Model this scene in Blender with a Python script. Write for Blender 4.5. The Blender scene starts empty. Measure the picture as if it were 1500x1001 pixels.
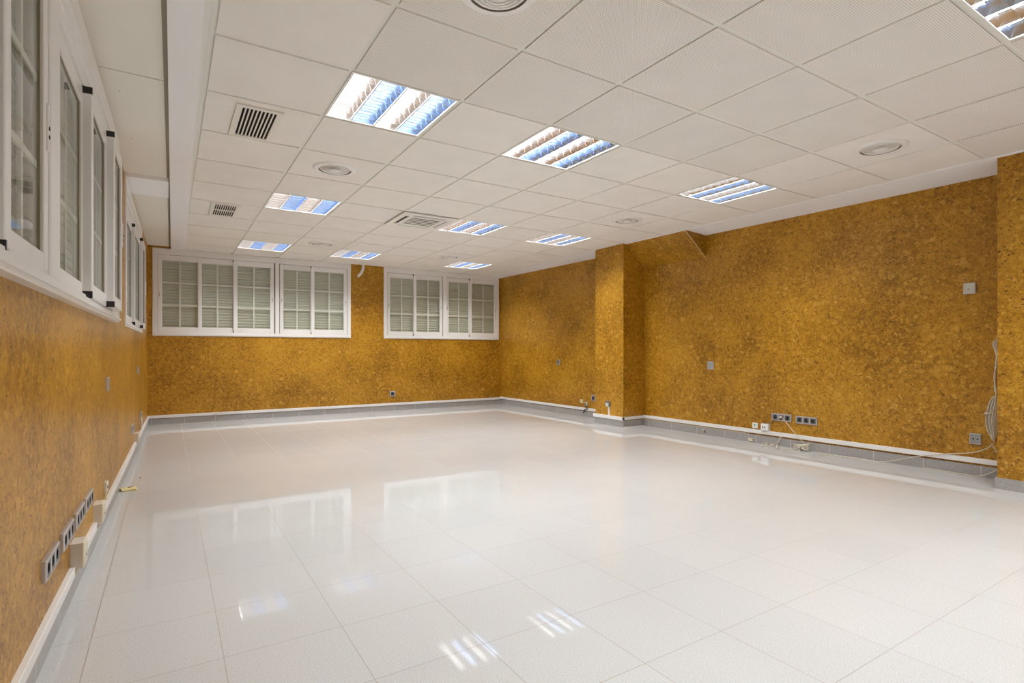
import bpy, bmesh, math, random
from mathutils import Vector, Matrix
random.seed(7)
PI = math.pi
SC = bpy.context.scene
COL = SC.collection

# ------------------------------------------------------------------ camera
CAM_H = 0.975                      # eye height above the floor
YAW = 0.5635
F_PX = 797.58                      # focal length for the 1500 px wide frame
cam_data = bpy.data.cameras.new('camera')
cam_data.sensor_width = 36.0
cam_data.lens = F_PX * 36.0 / 1500.0
cam_data.shift_y = (514.53 - 500.5) / 1500.0
cam_data.clip_start = 0.02
cam = bpy.data.objects.new('camera', cam_data)
cam.location = (0, 0, CAM_H)
cam.rotation_euler = (PI / 2, 0, -YAW)
COL.objects.link(cam)
SC.camera = cam

# ------------------------------------------------------------------ world, exposure
world = bpy.data.worlds.new('world')
world.use_nodes = True
world.node_tree.nodes['Background'].inputs[0].default_value = (0.02, 0.025, 0.035, 1)
world.node_tree.nodes['Background'].inputs[1].default_value = 0.3
SC.world = world
SC.view_settings.view_transform = 'Standard'
SC.view_settings.look = 'None'
SC.view_settings.exposure = 0.0
SC.view_settings.gamma = 1.0
SC.view_settings.use_curve_mapping = False
SC.cycles.max_bounces = 10
SC.cycles.diffuse_bounces = 6
SC.cycles.glossy_bounces = 6
SC.cycles.sample_clamp_indirect = 6.0
SC.cycles.caustics_reflective = False
SC.cycles.caustics_refractive = False
SC.cycles.use_light_tree = True
SC.cycles.use_denoising = True
TUBE_STRENGTH = 7.0                # look of the lit tubes
LAMP_W = 64.0                      # light given by each ceiling fixture; the room has no other light
LAMP_COL = (0.965, 0.99, 1.0)

# ------------------------------------------------------------------ dimensions
CEIL = 2.353
GX, GY, PITCH = 0.7622, 2.6772, 0.6          # ceiling grid origin (lines) and pitch
YB = 8.63                                    # back wall
YN = -3.2                                    # wall behind the camera
def XL(y): return -0.2389 + 0.017 * (y - 8)  # left wall
def XR(y): return 5.215 - 0.02 * (y - 8)     # right wall

# ------------------------------------------------------------------ materials
def mat(name, col=(0.8, 0.8, 0.8), rough=0.5, metal=0.0, spec=0.5, emit=None, strength=0.0):
    m = bpy.data.materials.new(name)
    m.use_nodes = True
    b = m.node_tree.nodes['Principled BSDF']
    b.inputs['Base Color'].default_value = (*col, 1)
    b.inputs['Roughness'].default_value = rough
    b.inputs['Metallic'].default_value = metal
    b.inputs['Specular IOR Level'].default_value = spec
    if emit:
        b.inputs['Emission Color'].default_value = (*emit, 1)
        b.inputs['Emission Strength'].default_value = strength
    return m

def N(m, t, **kw):
    n = m.node_tree.nodes.new(t)
    for k, v in kw.items():
        setattr(n, k, v)
    return n
def LK(m, a, b): m.node_tree.links.new(a, b)
def BS(m): return m.node_tree.nodes['Principled BSDF']
def math_node(m, op, a, b=None, c=None):
    n = N(m, 'ShaderNodeMath', operation=op)
    for i, v in enumerate((a, b, c)):
        if v is None: continue
        if isinstance(v, (int, float)): n.inputs[i].default_value = v
        else: LK(m, v, n.inputs[i])
    return n.outputs[0]
def mix_col(m, fac, a, b, blend='MIX'):
    n = N(m, 'ShaderNodeMix', data_type='RGBA', blend_type=blend)
    for s, v in ((n.inputs[0], fac), (n.inputs[6], a), (n.inputs[7], b)):
        if isinstance(v, (int, float)): s.default_value = v
        elif isinstance(v, tuple): s.default_value = (*v, 1) if len(v) == 3 else v
        else: LK(m, v, s)
    return n.outputs[2]
def ramp(m, fac, stops):
    n = N(m, 'ShaderNodeValToRGB')
    e = n.color_ramp.elements
    while len(e) < len(stops): e.new(0.5)
    for el, (p, c) in zip(e, stops):
        el.position = p
        el.color = (*c, 1)
    LK(m, fac, n.inputs[0])
    return n.outputs[0]

def cork_material():
    """cork veneer: mid brown ground, pale rounded flakes, small dark bark specks and crescents"""
    m = mat('cork', (0.45, 0.22, 0.05), 0.36, spec=0.42)
    pos = N(m, 'ShaderNodeNewGeometry').outputs['Position']
    def noise(scale, detail=3, rough=0.5, dist=0.0, vec=None):
        n = N(m, 'ShaderNodeTexNoise')
        for k, v in (('Scale', scale), ('Detail', detail), ('Roughness', rough), ('Distortion', dist)): n.inputs[k].default_value = v
        LK(m, vec or pos, n.inputs['Vector'])
        return n
    def warped(scale, amt):
        w = noise(scale, 2)
        v = N(m, 'ShaderNodeVectorMath', operation='MULTIPLY_ADD')
        LK(m, w.outputs['Color'], v.inputs[0]); v.inputs[1].default_value = (amt, amt, amt*.7); LK(m, pos, v.inputs[2])
        return v.outputs[0]
    def vor(scale, vec, feature='F1'):
        v = N(m, 'ShaderNodeTexVoronoi', feature=feature); v.inputs['Scale'].default_value = scale
        LK(m, vec, v.inputs['Vector'])
        return v
    def step(x, lo, hi):
        r = N(m, 'ShaderNodeMapRange'); r.inputs['From Min'].default_value = lo; r.inputs['From Max'].default_value = hi
        LK(m, x, r.inputs['Value'])
        return r.outputs[0]
    def rgb(v):
        q = N(m, 'ShaderNodeSeparateColor'); LK(m, v.outputs['Color'], q.inputs[0]); return q.outputs
    wa, wb, wc = warped(24, .085), warped(60, .028), warped(38, .050)
    ground = math_node(m, 'MULTIPLY', noise(2.0, 4).outputs['Fac'], 0.45)
    ground = math_node(m, 'MULTIPLY_ADD', noise(34, 5, .6, 1.0).outputs['Fac'], 0.36, ground)
    ground = math_node(m, 'MULTIPLY_ADD', noise(120, 2).outputs['Fac'], 0.22, ground)
    cell = vor(40, wa); cc = rgb(cell)
    ground = math_node(m, 'MULTIPLY_ADD', math_node(m, 'SUBTRACT', cc[0], 0.5), 0.10, ground)
    col = ramp(m, ground, [(0.38, CORK[0]), (0.50, CORK[1]), (0.64, CORK[2])])
    # pale flakes in two sizes
    for sc, vec, pick, amt, lo, hi in ((15, wa, 0.70, 0.50, 0.46, 0.36), (26, wa, 0.62, 0.50, 0.48, 0.36), (42, wc, 0.62, 0.55, 0.50, 0.36), (75, wb, 0.70, 0.60, 0.46, 0.34)):
        v = vor(sc, vec); c = rgb(v)
        k = math_node(m, 'MULTIPLY', step(v.outputs['Distance'], lo, hi), math_node(m, 'GREATER_THAN', c[2], pick))
        k = math_node(m, 'MULTIPLY', k, math_node(m, 'MULTIPLY_ADD', c[0], 0.8, 0.2))
        tone = mix_col(m, c[1], CORK[2], CORK[3])
        col = mix_col(m, math_node(m, 'MULTIPLY', k, amt), col, tone)
    # bark specks
    for sc, vec, pick, rad in ((18, wb, 0.60, 0.17), (36, wc, 0.66, 0.24)):
        v = vor(sc, vec); c = rgb(v)
        k = math_node(m, 'MULTIPLY', step(v.outputs['Distance'], rad, rad*.45), math_node(m, 'GREATER_THAN', c[0], pick))
        col = mix_col(m, math_node(m, 'MULTIPLY', k, 0.85), col, (0.06, 0.022, 0.004))
    # dark crescents along a few flake edges
    e = vor(17, wa, 'DISTANCE_TO_EDGE')
    k = math_node(m, 'MULTIPLY', step(e.outputs['Distance'], 0.055, 0.02), step(noise(30, 2).outputs['Fac'], 0.54, 0.60))
    col = mix_col(m, math_node(m, 'MULTIPLY', k, 0.70), col, (0.11, 0.042, 0.006))
    LK(m, col, BS(m).inputs['Base Color'])
    bump = N(m, 'ShaderNodeBump'); bump.inputs['Strength'].default_value = 0.10; bump.inputs['Distance'].default_value = 0.002
    LK(m, ground, bump.inputs['Height']); LK(m, bump.outputs[0], BS(m).inputs['Normal'])
    return m
CORK = [(0.215, 0.090, 0.003), (0.38, 0.176, 0.008), (0.52, 0.262, 0.018), (0.76, 0.44, 0.085)]

def floor_material():
    m = mat('polished_tile', (0.72, 0.71, 0.70), 0.07, spec=0.5)
    pos = N(m, 'ShaderNodeNewGeometry').outputs['Position']
    xyz = N(m, 'ShaderNodeSeparateXYZ'); LK(m, pos, xyz.inputs[0])
    P = 0.3695
    def line(o, off, w):
        a = math_node(m, 'SUBTRACT', o, off)
        a = math_node(m, 'DIVIDE', a, P)
        a = math_node(m, 'FRACT', math_node(m, 'ADD', a, 100.5))
        a = math_node(m, 'ABSOLUTE', math_node(m, 'SUBTRACT', a, 0.5))
        return math_node(m, 'LESS_THAN', a, w / P / 2)
    lx = line(xyz.outputs[0], 0.150, 0.0030)
    ly = line(xyz.outputs[1], 1.583, 0.0030)
    g = math_node(m, 'MAXIMUM', lx, ly)
    n = N(m, 'ShaderNodeTexNoise'); n.inputs['Scale'].default_value = 230; n.inputs['Detail'].default_value = 2
    LK(m, pos, n.inputs['Vector'])
    col = ramp(m, n.outputs['Fac'], [(0.30, (0.50, 0.502, 0.502)), (0.5, (0.58, 0.583, 0.585)), (0.72, (0.66, 0.663, 0.665))])
    # each tile a hair different
    fx = math_node(m, 'FLOOR', math_node(m, 'DIVIDE', math_node(m, 'SUBTRACT', xyz.outputs[0], 0.150), P))
    fy = math_node(m, 'FLOOR', math_node(m, 'DIVIDE', math_node(m, 'SUBTRACT', xyz.outputs[1], 1.583), P))
    cv = N(m, 'ShaderNodeCombineXYZ'); LK(m, fx, cv.inputs[0]); LK(m, fy, cv.inputs[1])
    wn = N(m, 'ShaderNodeTexWhiteNoise'); LK(m, cv.outputs[0], wn.inputs['Vector'])
    tint = math_node(m, 'MULTIPLY_ADD', wn.outputs['Value'], 0.035, 0.975)
    tc = N(m, 'ShaderNodeCombineColor')
    for k in range(3): LK(m, tint, tc.inputs[k])
    col = mix_col(m, 1.0, col, tc.outputs[0], 'MULTIPLY')
    col = mix_col(m, math_node(m, 'MULTIPLY', g, 0.75), col, (0.30, 0.24, 0.19))
    LK(m, col, BS(m).inputs['Base Color'])
    LK(m, math_node(m, 'MULTIPLY_ADD', g, 0.5, 0.035), BS(m).inputs['Roughness'])
    return m

def tile_material(name, perforated):
    m = mat(name, (0.86, 0.82, 0.76), 0.85, spec=0.2)
    pos = N(m, 'ShaderNodeNewGeometry').outputs['Position']
    n = N(m, 'ShaderNodeTexNoise'); n.inputs['Scale'].default_value = 5; n.inputs['Detail'].default_value = 3
    LK(m, pos, n.inputs['Vector'])
    col = ramp(m, n.outputs['Fac'], [(0.3, (0.85, 0.81, 0.755)), (0.7, (0.885, 0.845, 0.79))])
    if perforated:
        xyz = N(m, 'ShaderNodeSeparateXYZ'); LK(m, pos, xyz.inputs[0])
        d = []
        for k in (0, 1):
            a = math_node(m, 'FRACT', math_node(m, 'ADD', math_node(m, 'DIVIDE', xyz.outputs[k], 0.0092), 500.0))
            a = math_node(m, 'SUBTRACT', a, 0.5)
            d.append(math_node(m, 'MULTIPLY', a, a))
        r = math_node(m, 'ADD', d[0], d[1])
        hole = math_node(m, 'LESS_THAN', r, 0.068)
        col = mix_col(m, math_node(m, 'MULTIPLY', hole, 0.55), col, (0.22, 0.19, 0.16))
    LK(m, col, BS(m).inputs['Base Color'])
    return m

def glass_material():
    m = bpy.data.materials.new('window_glass')
    m.use_nodes = True
    nt = m.node_tree
    nt.nodes.clear()
    out = nt.nodes.new('ShaderNodeOutputMaterial')
    tr = nt.nodes.new('ShaderNodeBsdfTransparent'); tr.inputs[0].default_value = (0.93, 0.95, 0.925, 1)
    gl = nt.nodes.new('ShaderNodeBsdfGlossy'); gl.inputs['Roughness'].default_value = 0.02
    g = nt.nodes.new('ShaderNodeNewGeometry')   # the same reflectance from both sides of the pane
    dt = nt.nodes.new('ShaderNodeVectorMath'); dt.operation = 'DOT_PRODUCT'
    nt.links.new(g.outputs['Incoming'], dt.inputs[0]); nt.links.new(g.outputs['Normal'], dt.inputs[1])
    c = math_node(m, 'ABSOLUTE', dt.outputs['Value'])
    c = math_node(m, 'POWER', math_node(m, 'SUBTRACT', 1.0, c), 5.0)
    c = math_node(m, 'MULTIPLY_ADD', c, 0.92, 0.075)
    mx = nt.nodes.new('ShaderNodeMixShader')
    nt.links.new(c, mx.inputs[0]); nt.links.new(tr.outputs[0], mx.inputs[1])
    nt.links.new(gl.outputs[0], mx.inputs[2]); nt.links.new(mx.outputs[0], out.inputs[0])
    return m

def skirting_material():
    m = mat('grey_skirting_tile', (0.36, 0.345, 0.335), 0.28)
    pos = N(m, 'ShaderNodeNewGeometry').outputs['Position']
    xyz = N(m, 'ShaderNodeSeparateXYZ'); LK(m, pos, xyz.inputs[0])
    s = math_node(m, 'ADD', xyz.outputs[0], xyz.outputs[1])
    a = math_node(m, 'FRACT', math_node(m, 'ADD', math_node(m, 'DIVIDE', s, 0.37), 50.2))
    j = math_node(m, 'LESS_THAN', a, 0.018)
    n = N(m, 'ShaderNodeTexNoise'); n.inputs['Scale'].default_value = 60
    LK(m, pos, n.inputs['Vector'])
    col = ramp(m, n.outputs['Fac'], [(0.3, (0.33, 0.315, 0.305)), (0.7, (0.40, 0.385, 0.375))])
    col = mix_col(m, j, col, (0.56, 0.53, 0.49))
    LK(m, col, BS(m).inputs['Base Color'])
    return m

def shutter_material():
    m = mat('shutter_slats', (0.60, 0.595, 0.50), 0.5)
    return m

M = dict(
    cork=cork_material(), floor=floor_material(),
    tile=tile_material('ceiling_tile', False), tile_p=tile_material('perforated_ceiling_tile', True),
    tbar=mat('ceiling_grid', (0.80, 0.79, 0.735), 0.55),
    plaster=mat('white_plaster', (0.90, 0.885, 0.885), 0.8, spec=0.2),
    panel=mat('cream_panel', (0.84, 0.80, 0.72), 0.75, spec=0.2),
    olive=mat('olive_profile', (0.42, 0.40, 0.31), 0.6),  # olive strip in the gaps between panels and bulkhead
    skirt=skirting_material(),
    pvc=mat('white_pvc', (0.84, 0.83, 0.82), 0.32),
    frame=mat('white_window_frame', (0.82, 0.80, 0.78), 0.28),
    muntin=mat('muntin_white', (0.70, 0.70, 0.63), 0.4),
    gasket=mat('brown_gasket', (0.30, 0.24, 0.15), 0.6),
    black=mat('black_plastic', (0.012, 0.012, 0.013), 0.35),
    dark=mat('opening_shade', (0.018, 0.016, 0.015), 0.8, spec=0.1),  # near-black paint for the shade inside shallow grilles and diffusers
    shutter=shutter_material(), glass=glass_material(),
    steel=mat('brushed_silver', (0.60, 0.585, 0.60), 0.32, metal=0.6),
    insert=mat('grey_insert', (0.20, 0.19, 0.20), 0.4),
    insert_light=mat('light_grey_insert', (0.36, 0.37, 0.36), 0.4),
    cream=mat('cream_plastic', (0.68, 0.62, 0.48), 0.42),
    boxm=mat('ivory_box', (0.66, 0.60, 0.52), 0.45),
    yellow=mat('yellowed_plastic', (0.66, 0.56, 0.27), 0.45),
    cable=mat('white_cable', (0.66, 0.60, 0.48), 0.5),
    cable_w=mat('pale_cable', (0.74, 0.71, 0.64), 0.5),
    green=mat('green_mark', (0.05, 0.42, 0.12), 0.5),
    wood=mat('raw_wood_strip', (0.62, 0.50, 0.33), 0.7),
    brownp=mat('brown_plastic', (0.22, 0.12, 0.06), 0.5),
    vent=mat('vent_ivory', (0.82, 0.78, 0.71), 0.45),
    diff=mat('diffuser_white', (0.88, 0.86, 0.83), 0.4),
    ac=mat('air_unit_white', (0.88, 0.85, 0.80), 0.42),
    slot_shade=mat('slot_wall_shade', (0.20, 0.17, 0.145), 0.6),  # grey-brown paint for the shade on the diffuser's inner wall
    thermo=mat('thermostat_cover', (0.60, 0.60, 0.53), 0.4),
    housing=mat('lamp_housing_white', (0.85, 0.85, 0.85), 0.4),
    blade_a=mat('bright_aluminium', (0.93, 0.905, 0.90), 0.15, metal=1.0),
    blade_b=mat('blue_aluminium', (0.68, 0.80, 1.0), 0.15, metal=1.0),
    tube=mat('lit_tube', (1, 1, 1), 0.5, emit=(0.955, 0.99, 1.0), strength=TUBE_STRENGTH),
)

M['tube'].cycles.emission_sampling = 'NONE'

# ------------------------------------------------------------------ mesh builder
class MB:
    def __init__(s): s.v, s.f, s.m = [], [], []
    def add(s, verts, faces, mi=0):
        o = len(s.v)
        s.v += [tuple(p) for p in verts]
        for f in faces:
            s.f.append(tuple(i + o for i in f)); s.m.append(mi)
        return s
    def box(s, x0, y0, z0, x1, y1, z1, mi=0):
        v = [(x0,y0,z0),(x1,y0,z0),(x1,y1,z0),(x0,y1,z0),(x0,y0,z1),(x1,y0,z1),(x1,y1,z1),(x0,y1,z1)]
        return s.add(v, [(0,3,2,1),(4,5,6,7),(0,1,5,4),(1,2,6,5),(2,3,7,6),(3,0,4,7)], mi)
    def rbox(s, x0, y0, z0, x1, y1, z1, b=0.003, mi=0):
        """box with the four room-side (-y) edges bevelled"""
        v = [(x0,y1,z0),(x1,y1,z0),(x1,y1,z1),(x0,y1,z1),
             (x0,y0+b,z0),(x1,y0+b,z0),(x1,y0+b,z1),(x0,y0+b,z1),
             (x0+b,y0,z0+b),(x1-b,y0,z0+b),(x1-b,y0,z1-b),(x0+b,y0,z1-b)]
        f = [(0,3,2,1)]
        for k in range(4):
            n = (k+1) % 4
            f.append((k, n, 4+n, 4+k)); f.append((4+k, 4+n, 8+n, 8+k))
        f.append((8,9,10,11))
        return s.add(v, f, mi)
    def ring(s, x0, z0, x1, z1, w, y0, y1, b=0.0, mi=0, wb=None):
        """rectangular picture-frame ring in the xz plane, front face at y0 (room side), back at y1"""
        wb = w if wb is None else wb
        O = [(x0,z0),(x1,z0),(x1,z1),(x0,z1)]
        I = [(x0+w,z0+wb),(x1-w,z0+wb),(x1-w,z1-wb),(x0+w,z1-wb)]
        O2 = [(x0+b,z0+b),(x1-b,z0+b),(x1-b,z1-b),(x0+b,z1-b)]
        v = [(x,y1,z) for x,z in O] + [(x,y0+b,z) for x,z in O] + [(x,y0,z) for x,z in O2] + [(x,y0,z) for x,z in I] + [(x,y1,z) for x,z in I]
        f = []
        for k in range(4):
            n = (k+1) % 4
            for a in range(0, 16, 4):
                f.append((a+k, a+n, a+4+n, a+4+k))
            f.append((16+k, 16+n, n, k))
        return s.add(v, f, mi)
    def disc(s, c, r, n=16, ax='y', mi=0):
        v = []
        for k in range(n):
            a = 2*PI*k/n
            v.append((c[0]+r*math.cos(a), c[1], c[2]+r*math.sin(a)) if ax == 'y' else (c[0]+r*math.cos(a), c[1]+r*math.sin(a), c[2]))
        return s.add(v, [tuple(range(n))], mi)
    def lathe(s, c, prof, n=32, ax='z', mi=0):
        """prof: list of (radius, height along axis)"""
        v, f = [], []
        for r, h in prof:
            for k in range(n):
                a = 2*PI*k/n
                v.append((c[0]+r*math.cos(a), c[1]+r*math.sin(a), c[2]+h) if ax == 'z' else (c[0]+r*math.cos(a), c[1]+h, c[2]+r*math.sin(a)))
        for i in range(len(prof)-1):
            for k in range(n):
                q = (k+1) % n
                f.append((i*n+k, i*n+q, (i+1)*n+q, (i+1)*n+k))
        return s.add(v, f, mi)
    def hole_plate(s, x0, z0, x1, z1, cx, cz, r, y, n=16, mi=0):
        v, f = [], []
        for k in range(n):
            a = 2*PI*(k+0.5)/n
            c, t = math.cos(a), math.sin(a)
            v.append((cx+r*c, y, cz+r*t))
        for k in range(n):
            a = 2*PI*(k+0.5)/n
            c, t = math.cos(a), math.sin(a)
            q = max(abs(c), abs(t))
            px = cx + c/q * ((x1-cx) if c > 0 else (cx-x0))
            pz = cz + t/q * ((z1-cz) if t > 0 else (cz-z0))
            v.append((px, y, pz))
        for k in range(n):
            q = (k+1) % n
            f.append((k, q, n+q, n+k))
        for k in (n//8, 3*n//8, 5*n//8, 7*n//8):      # square off the corners
            a, b = (k-1) % n, k % n
            pa, pb = v[n+a], v[n+b]
            cxn = x1 if (pa[0]+pb[0])/2 > cx else x0
            czn = z1 if (pa[2]+pb[2])/2 > cz else z0
            v.append((cxn, y, czn)); f.append((n+a, n+b, len(v)-1))
        return s.add(v, f, mi)
    def tube(s, pts, r, n=8, mi=0, closed_ends=True):
        pts = [Vector(p) for p in pts]
        v, f = [], []
        up = Vector((0, 0, 1))
        prev = None
        for i, p in enumerate(pts):
            t = (pts[min(i+1, len(pts)-1)] - pts[max(i-1, 0)]).normalized()
            if prev is None:
                a = t.cross(up)
                if a.length < 1e-3: a = t.cross(Vector((1, 0, 0)))
            else:
                a = prev - t * prev.dot(t)
                if a.length < 1e-4: a = t.cross(up)
            a.normalize(); prev = a
            b = t.cross(a)
            rr = r[i] if isinstance(r, (list, tuple)) else r
            for k in range(n):
                an = 2*PI*k/n
                v.append(p + a*rr*math.cos(an) + b*rr*math.sin(an))
        for i in range(len(pts)-1):
            for k in range(n):
                q = (k+1) % n
                f.append((i*n+k, i*n+q, (i+1)*n+q, (i+1)*n+k))
        if closed_ends:
            f.append(tuple(range(n))); f.append(tuple((len(pts)-1)*n+k for k in range(n)))
        return s.add(v, f, mi)
    def build(s, name, mats, parent=None, smooth=False):
        me = bpy.data.meshes.new(name)
        me.from_pydata(s.v, [], s.f)
        if not isinstance(mats, (list, tuple)): mats = [mats]
        for m in mats: me.materials.append(M[m] if isinstance(m, str) else m)
        for p, mi in zip(me.polygons, s.m): p.material_index = mi; p.use_smooth = smooth
        bm = bmesh.new(); bm.from_mesh(me)
        bmesh.ops.recalc_face_normals(bm, faces=bm.faces)
        bm.to_mesh(me); bm.free()
        o = bpy.data.objects.new(name, me)
        COL.objects.link(o)
        if parent: o.parent = parent
        return o

def spline(pts, sub=8):
    P = [Vector(p) for p in pts]
    P = [P[0]*2 - P[1]] + P + [P[-1]*2 - P[-2]]
    out = []
    for i in range(1, len(P)-2):
        for k in range(sub):
            t = k/sub
            a, b, c, d = P[i-1], P[i], P[i+1], P[i+2]
            out.append(0.5*((2*b) + (c-a)*t + (2*a-5*b+4*c-d)*t*t + (3*b-a-3*c+d)*t**3))
    out.append(P[-2])
    return out

def tag(o, label=None, cat=None, group=None, kind=None):
    if label: o['label'] = label
    if cat: o['category'] = cat
    if group: o['group'] = group
    if kind: o['kind'] = kind
    return o
def empty(name, loc=(0,0,0), rz=0.0):
    o = bpy.data.objects.new(name, None)
    o.empty_display_size = 0.05
    o.location = loc; o.rotation_euler = (0, 0, rz)
    COL.objects.link(o)
    return o
def thing(name, label, cat, loc=(0,0,0), rz=0.0, group=None):
    return tag(empty(name, loc, rz), label, cat, group)
KIDS = {}
def copy_tree(o, parent=None):
    c = o.copy(); COL.objects.link(c)
    if parent: c.parent = parent
    for ch in [x for x in list(COL.objects) if x.parent == o]:
        copy_tree(ch, c)
    return c

# wall frames: local x runs right when facing the wall, local y goes into the wall
RZ = dict(left=PI/2 - math.atan(0.017), back=0.0, right=-PI/2 + math.atan(0.02))
def wpos(wall, u, z, d=0.0):
    if wall == 'left': return Vector((XL(u) + d, u, z))
    if wall == 'right': return Vector((XR(u) - d, u, z))
    return Vector((u, YB - d, z))

# ------------------------------------------------------------------ structure
b = MB(); b.add([(XL(YN)-.3,YN-.2,0),(XR(YN)+.3,YN-.2,0),(XR(YB)+.4,YB+.3,0),(XL(YB)-.4,YB+.3,0)], [(0,1,2,3)])
b.box(XL(YN)-.3, YN-.2, -.1, XR(YN)+.3, YB+.3, -.001)
tag(b.build('floor', 'floor'), kind='structure')

# window openings in wall-local coordinates: (u0, u1, z0, z1)
WZ0, WZ1 = 1.19, 2.3485
OPEN = dict(left=[(0.36, 4.30, 1.175, 2.30), (5.21, 7.24, 1.182, 2.30)],
            back=[(-0.165, 2.430, WZ0+.01, WZ1-.01), (2.985, 5.155, WZ0+.01, WZ1-.01)])
def wall_mesh(P, u0, u1, z0, z1, holes, th=0.16):
    """P(u, z, d) maps to world; d<0 is behind the wall face"""
    us = sorted({u0, u1, *[h[0] for h in holes], *[h[1] for h in holes]})
    zs = sorted({z0, z1, *[h[2] for h in holes], *[h[3] for h in holes]})
    b = MB()
    for i in range(len(us)-1):
        for j in range(len(zs)-1):
            cu, cz = (us[i]+us[i+1])/2, (zs[j]+zs[j+1])/2
            if any(h[0] < cu < h[1] and h[2] < cz < h[3] for h in holes): continue
            for d in (0, -th):
                b.add([P(us[i],zs[j],d), P(us[i+1],zs[j],d), P(us[i+1],zs[j+1],d), P(us[i],zs[j+1],d)], [(0,1,2,3)])
    for h in holes:
        c = [(h[0],h[2]),(h[1],h[2]),(h[1],h[3]),(h[0],h[3])]
        for k in range(4):
            a, q = c[k], c[(k+1)%4]
            b.add([P(*a,0), P(*q,0), P(*q,-th), P(*a,-th)], [(0,1,2,3)])
    c = [(u0,z0),(u1,z0),(u1,z1),(u0,z1)]
    for k in range(4):
        a, q = c[k], c[(k+1)%4]
        b.add([P(*a,0), P(*q,0), P(*q,-th), P(*a,-th)], [(0,1,2,3)])
    return b
tag(wall_mesh(lambda u,z,d: wpos('left',u,z,d), YN, YB, 0, 2.42, OPEN['left']).build('wall_left', 'cork'), kind='structure')
tag(wall_mesh(lambda u,z,d: wpos('back',u,z,d), XL(YB), XR(YB), 0, 2.42, OPEN['back']).build('wall_back', 'cork'), kind='structure')
tag(wall_mesh(lambda u,z,d: wpos('right',u,z,d), YN, YB, 0, 2.42, []).build('wall_right', 'cork'), kind='structure')
b = MB(); b.box(XL(YN)-.1, YN-.16, 0, XR(YN)+.1, YN, 2.42)
tag(b.build('wall_front', 'cork'), kind='structure')

# columns standing out of the right wall and the slanted boxing beside the far one
def column(name, x, y0, y1):
    b = MB(); b.box(x, y0, 0, XR(y0)+.05, y1, 2.40)
    return tag(b.build(name, 'cork'), kind='structure')
CX1, C1A, C1B = 4.912, 5.112, 5.650
CX2, C2A, C2B = 4.972, 0.85, 1.426
column('wall_right_far_column', CX1, C1A, C1B)
column('wall_right_near_column', CX2, C2A, C2B)
b = MB()
ya, yb = 4.155, C1A + .02
for y in (ya, yb):
    b.v += [(4.935, y, 2.36), (XR(y)+.02, y, 2.36), (XR(y)+.02, y, 2.05), (XR(y), y, 2.066)]
b.f = [(0,1,2,3), (4,7,6,5), (0,4,5,1), (1,5,6,2), (2,6,7,3), (3,7,4,0)]; b.m = [0]*6
sl = tag(b.build('wall_right_slanted_boxing', 'cork'), kind='structure')
b = MB(); b.tube([(4.932, ya-.001, 2.345), (XR(ya)-.002, ya-.001, 2.066)], 0.0035, 6)
b.build('edge_bead', 'wood', sl)

# ceiling: tegular tiles hung in a T grid
LIGHTS = [(0,0),(2,0),(5,0),(0,4),(3,4),(5,4),(0,8),(2,8),(5,8),(3,-4),(0,-4),(5,-4),(0,-8),(3,-8),(5,-8)]  # the rearmost row is unseen, added to light the near end of the room
AC_CELL = (2,4)
b = MB()
open_cells = set(LIGHTS) | {AC_CELL}
i0, i1 = -1, 6
j0, j1 = -10, 10
XE = 4.945
for i in range(i0, i1+1):
    for j in range(j0, j1):
        x0, x1 = GX + PITCH*i + .0125, GX + PITCH*(i+1) - .0125
        y0, y1 = GY + PITCH*j + .0125, GY + PITCH*(j+1) - .0125
        x1 = min(x1, XE); y1 = min(y1, YB-.012); y0 = max(y0, YN)
        if y1 - y0 < .02 or x1 - x0 < .02: continue
        if (i, j) in open_cells: continue
        perf = 1 if (i >= 0 and j < 0 and not (i >= 5 and j > -3)) or (i in (2,3,4) and j == -1) else 0
        if i == 2 and j == 0: perf = 0
        b.box(x0, y0, CEIL-.004, x1, y1, CEIL+.012, perf)
tiles = b.build('ceiling', ['tile', 'tile_p'])
tag(tiles, kind='structure')
b = MB()
zt = CEIL + .003
for i in range(i0, i1+2):
    x = GX + PITCH*i
    if x > XE: continue
    b.box(x-.0125, YN, zt, x+.0125, YB, zt+.02)
b.box(XE-.02, YN, zt, XE+.01, YB, zt+.02)
for j in range(j0, j1+1):
    y = GY + PITCH*j
    if y < YN or y > YB: continue
    for i in range(i0, i1+1):
        x0, x1 = GX+PITCH*i+.0125, min(GX+PITCH*(i+1)-.0125, XE)
        b.box(x0, y-.0125, zt, x1, y+.0125, zt+.02)
b.box(GX-PITCH, YB-.03, zt, XE, YB, zt+.02)
b.box(GX-PITCH-.13, YN, zt+.001, GX-PITCH-.011, YB, zt+.018)
b.build('suspension_grid', 'tbar', tiles)
b = MB(); b.box(XL(YN)-.2, YN-.2, CEIL+.30, XR(YN)+.3, YB+.3, CEIL+.34)
tag(b.build('trim_1', 'plaster'), kind='structure')

# plaster margin along the right wall
b = MB()
for k in range(12):
    ya_, yb_ = YN + (YB-YN)*k/12, YN + (YB-YN)*(k+1)/12
    b.add([(XE-.005,ya_,2.346),(XR(ya_)+.05,ya_,2.318),(XR(yb_)+.05,yb_,2.318),(XE-.005,yb_,2.346),
           (XE-.005,ya_,2.40),(XR(ya_)+.05,ya_,2.40),(XR(yb_)+.05,yb_,2.40),(XE-.005,yb_,2.40)],
          [(0,1,2,3),(4,5,6,7),(0,3,7,4),(1,2,6,5)] + ([(0,1,5,4)] if k == 0 else []) + ([(3,2,6,7)] if k == 11 else []))
b.box(XE-.012, YN, 2.340, XE+.002, YB, 2.36)
tag(b.build('trim_2', 'plaster'), kind='structure')

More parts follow.
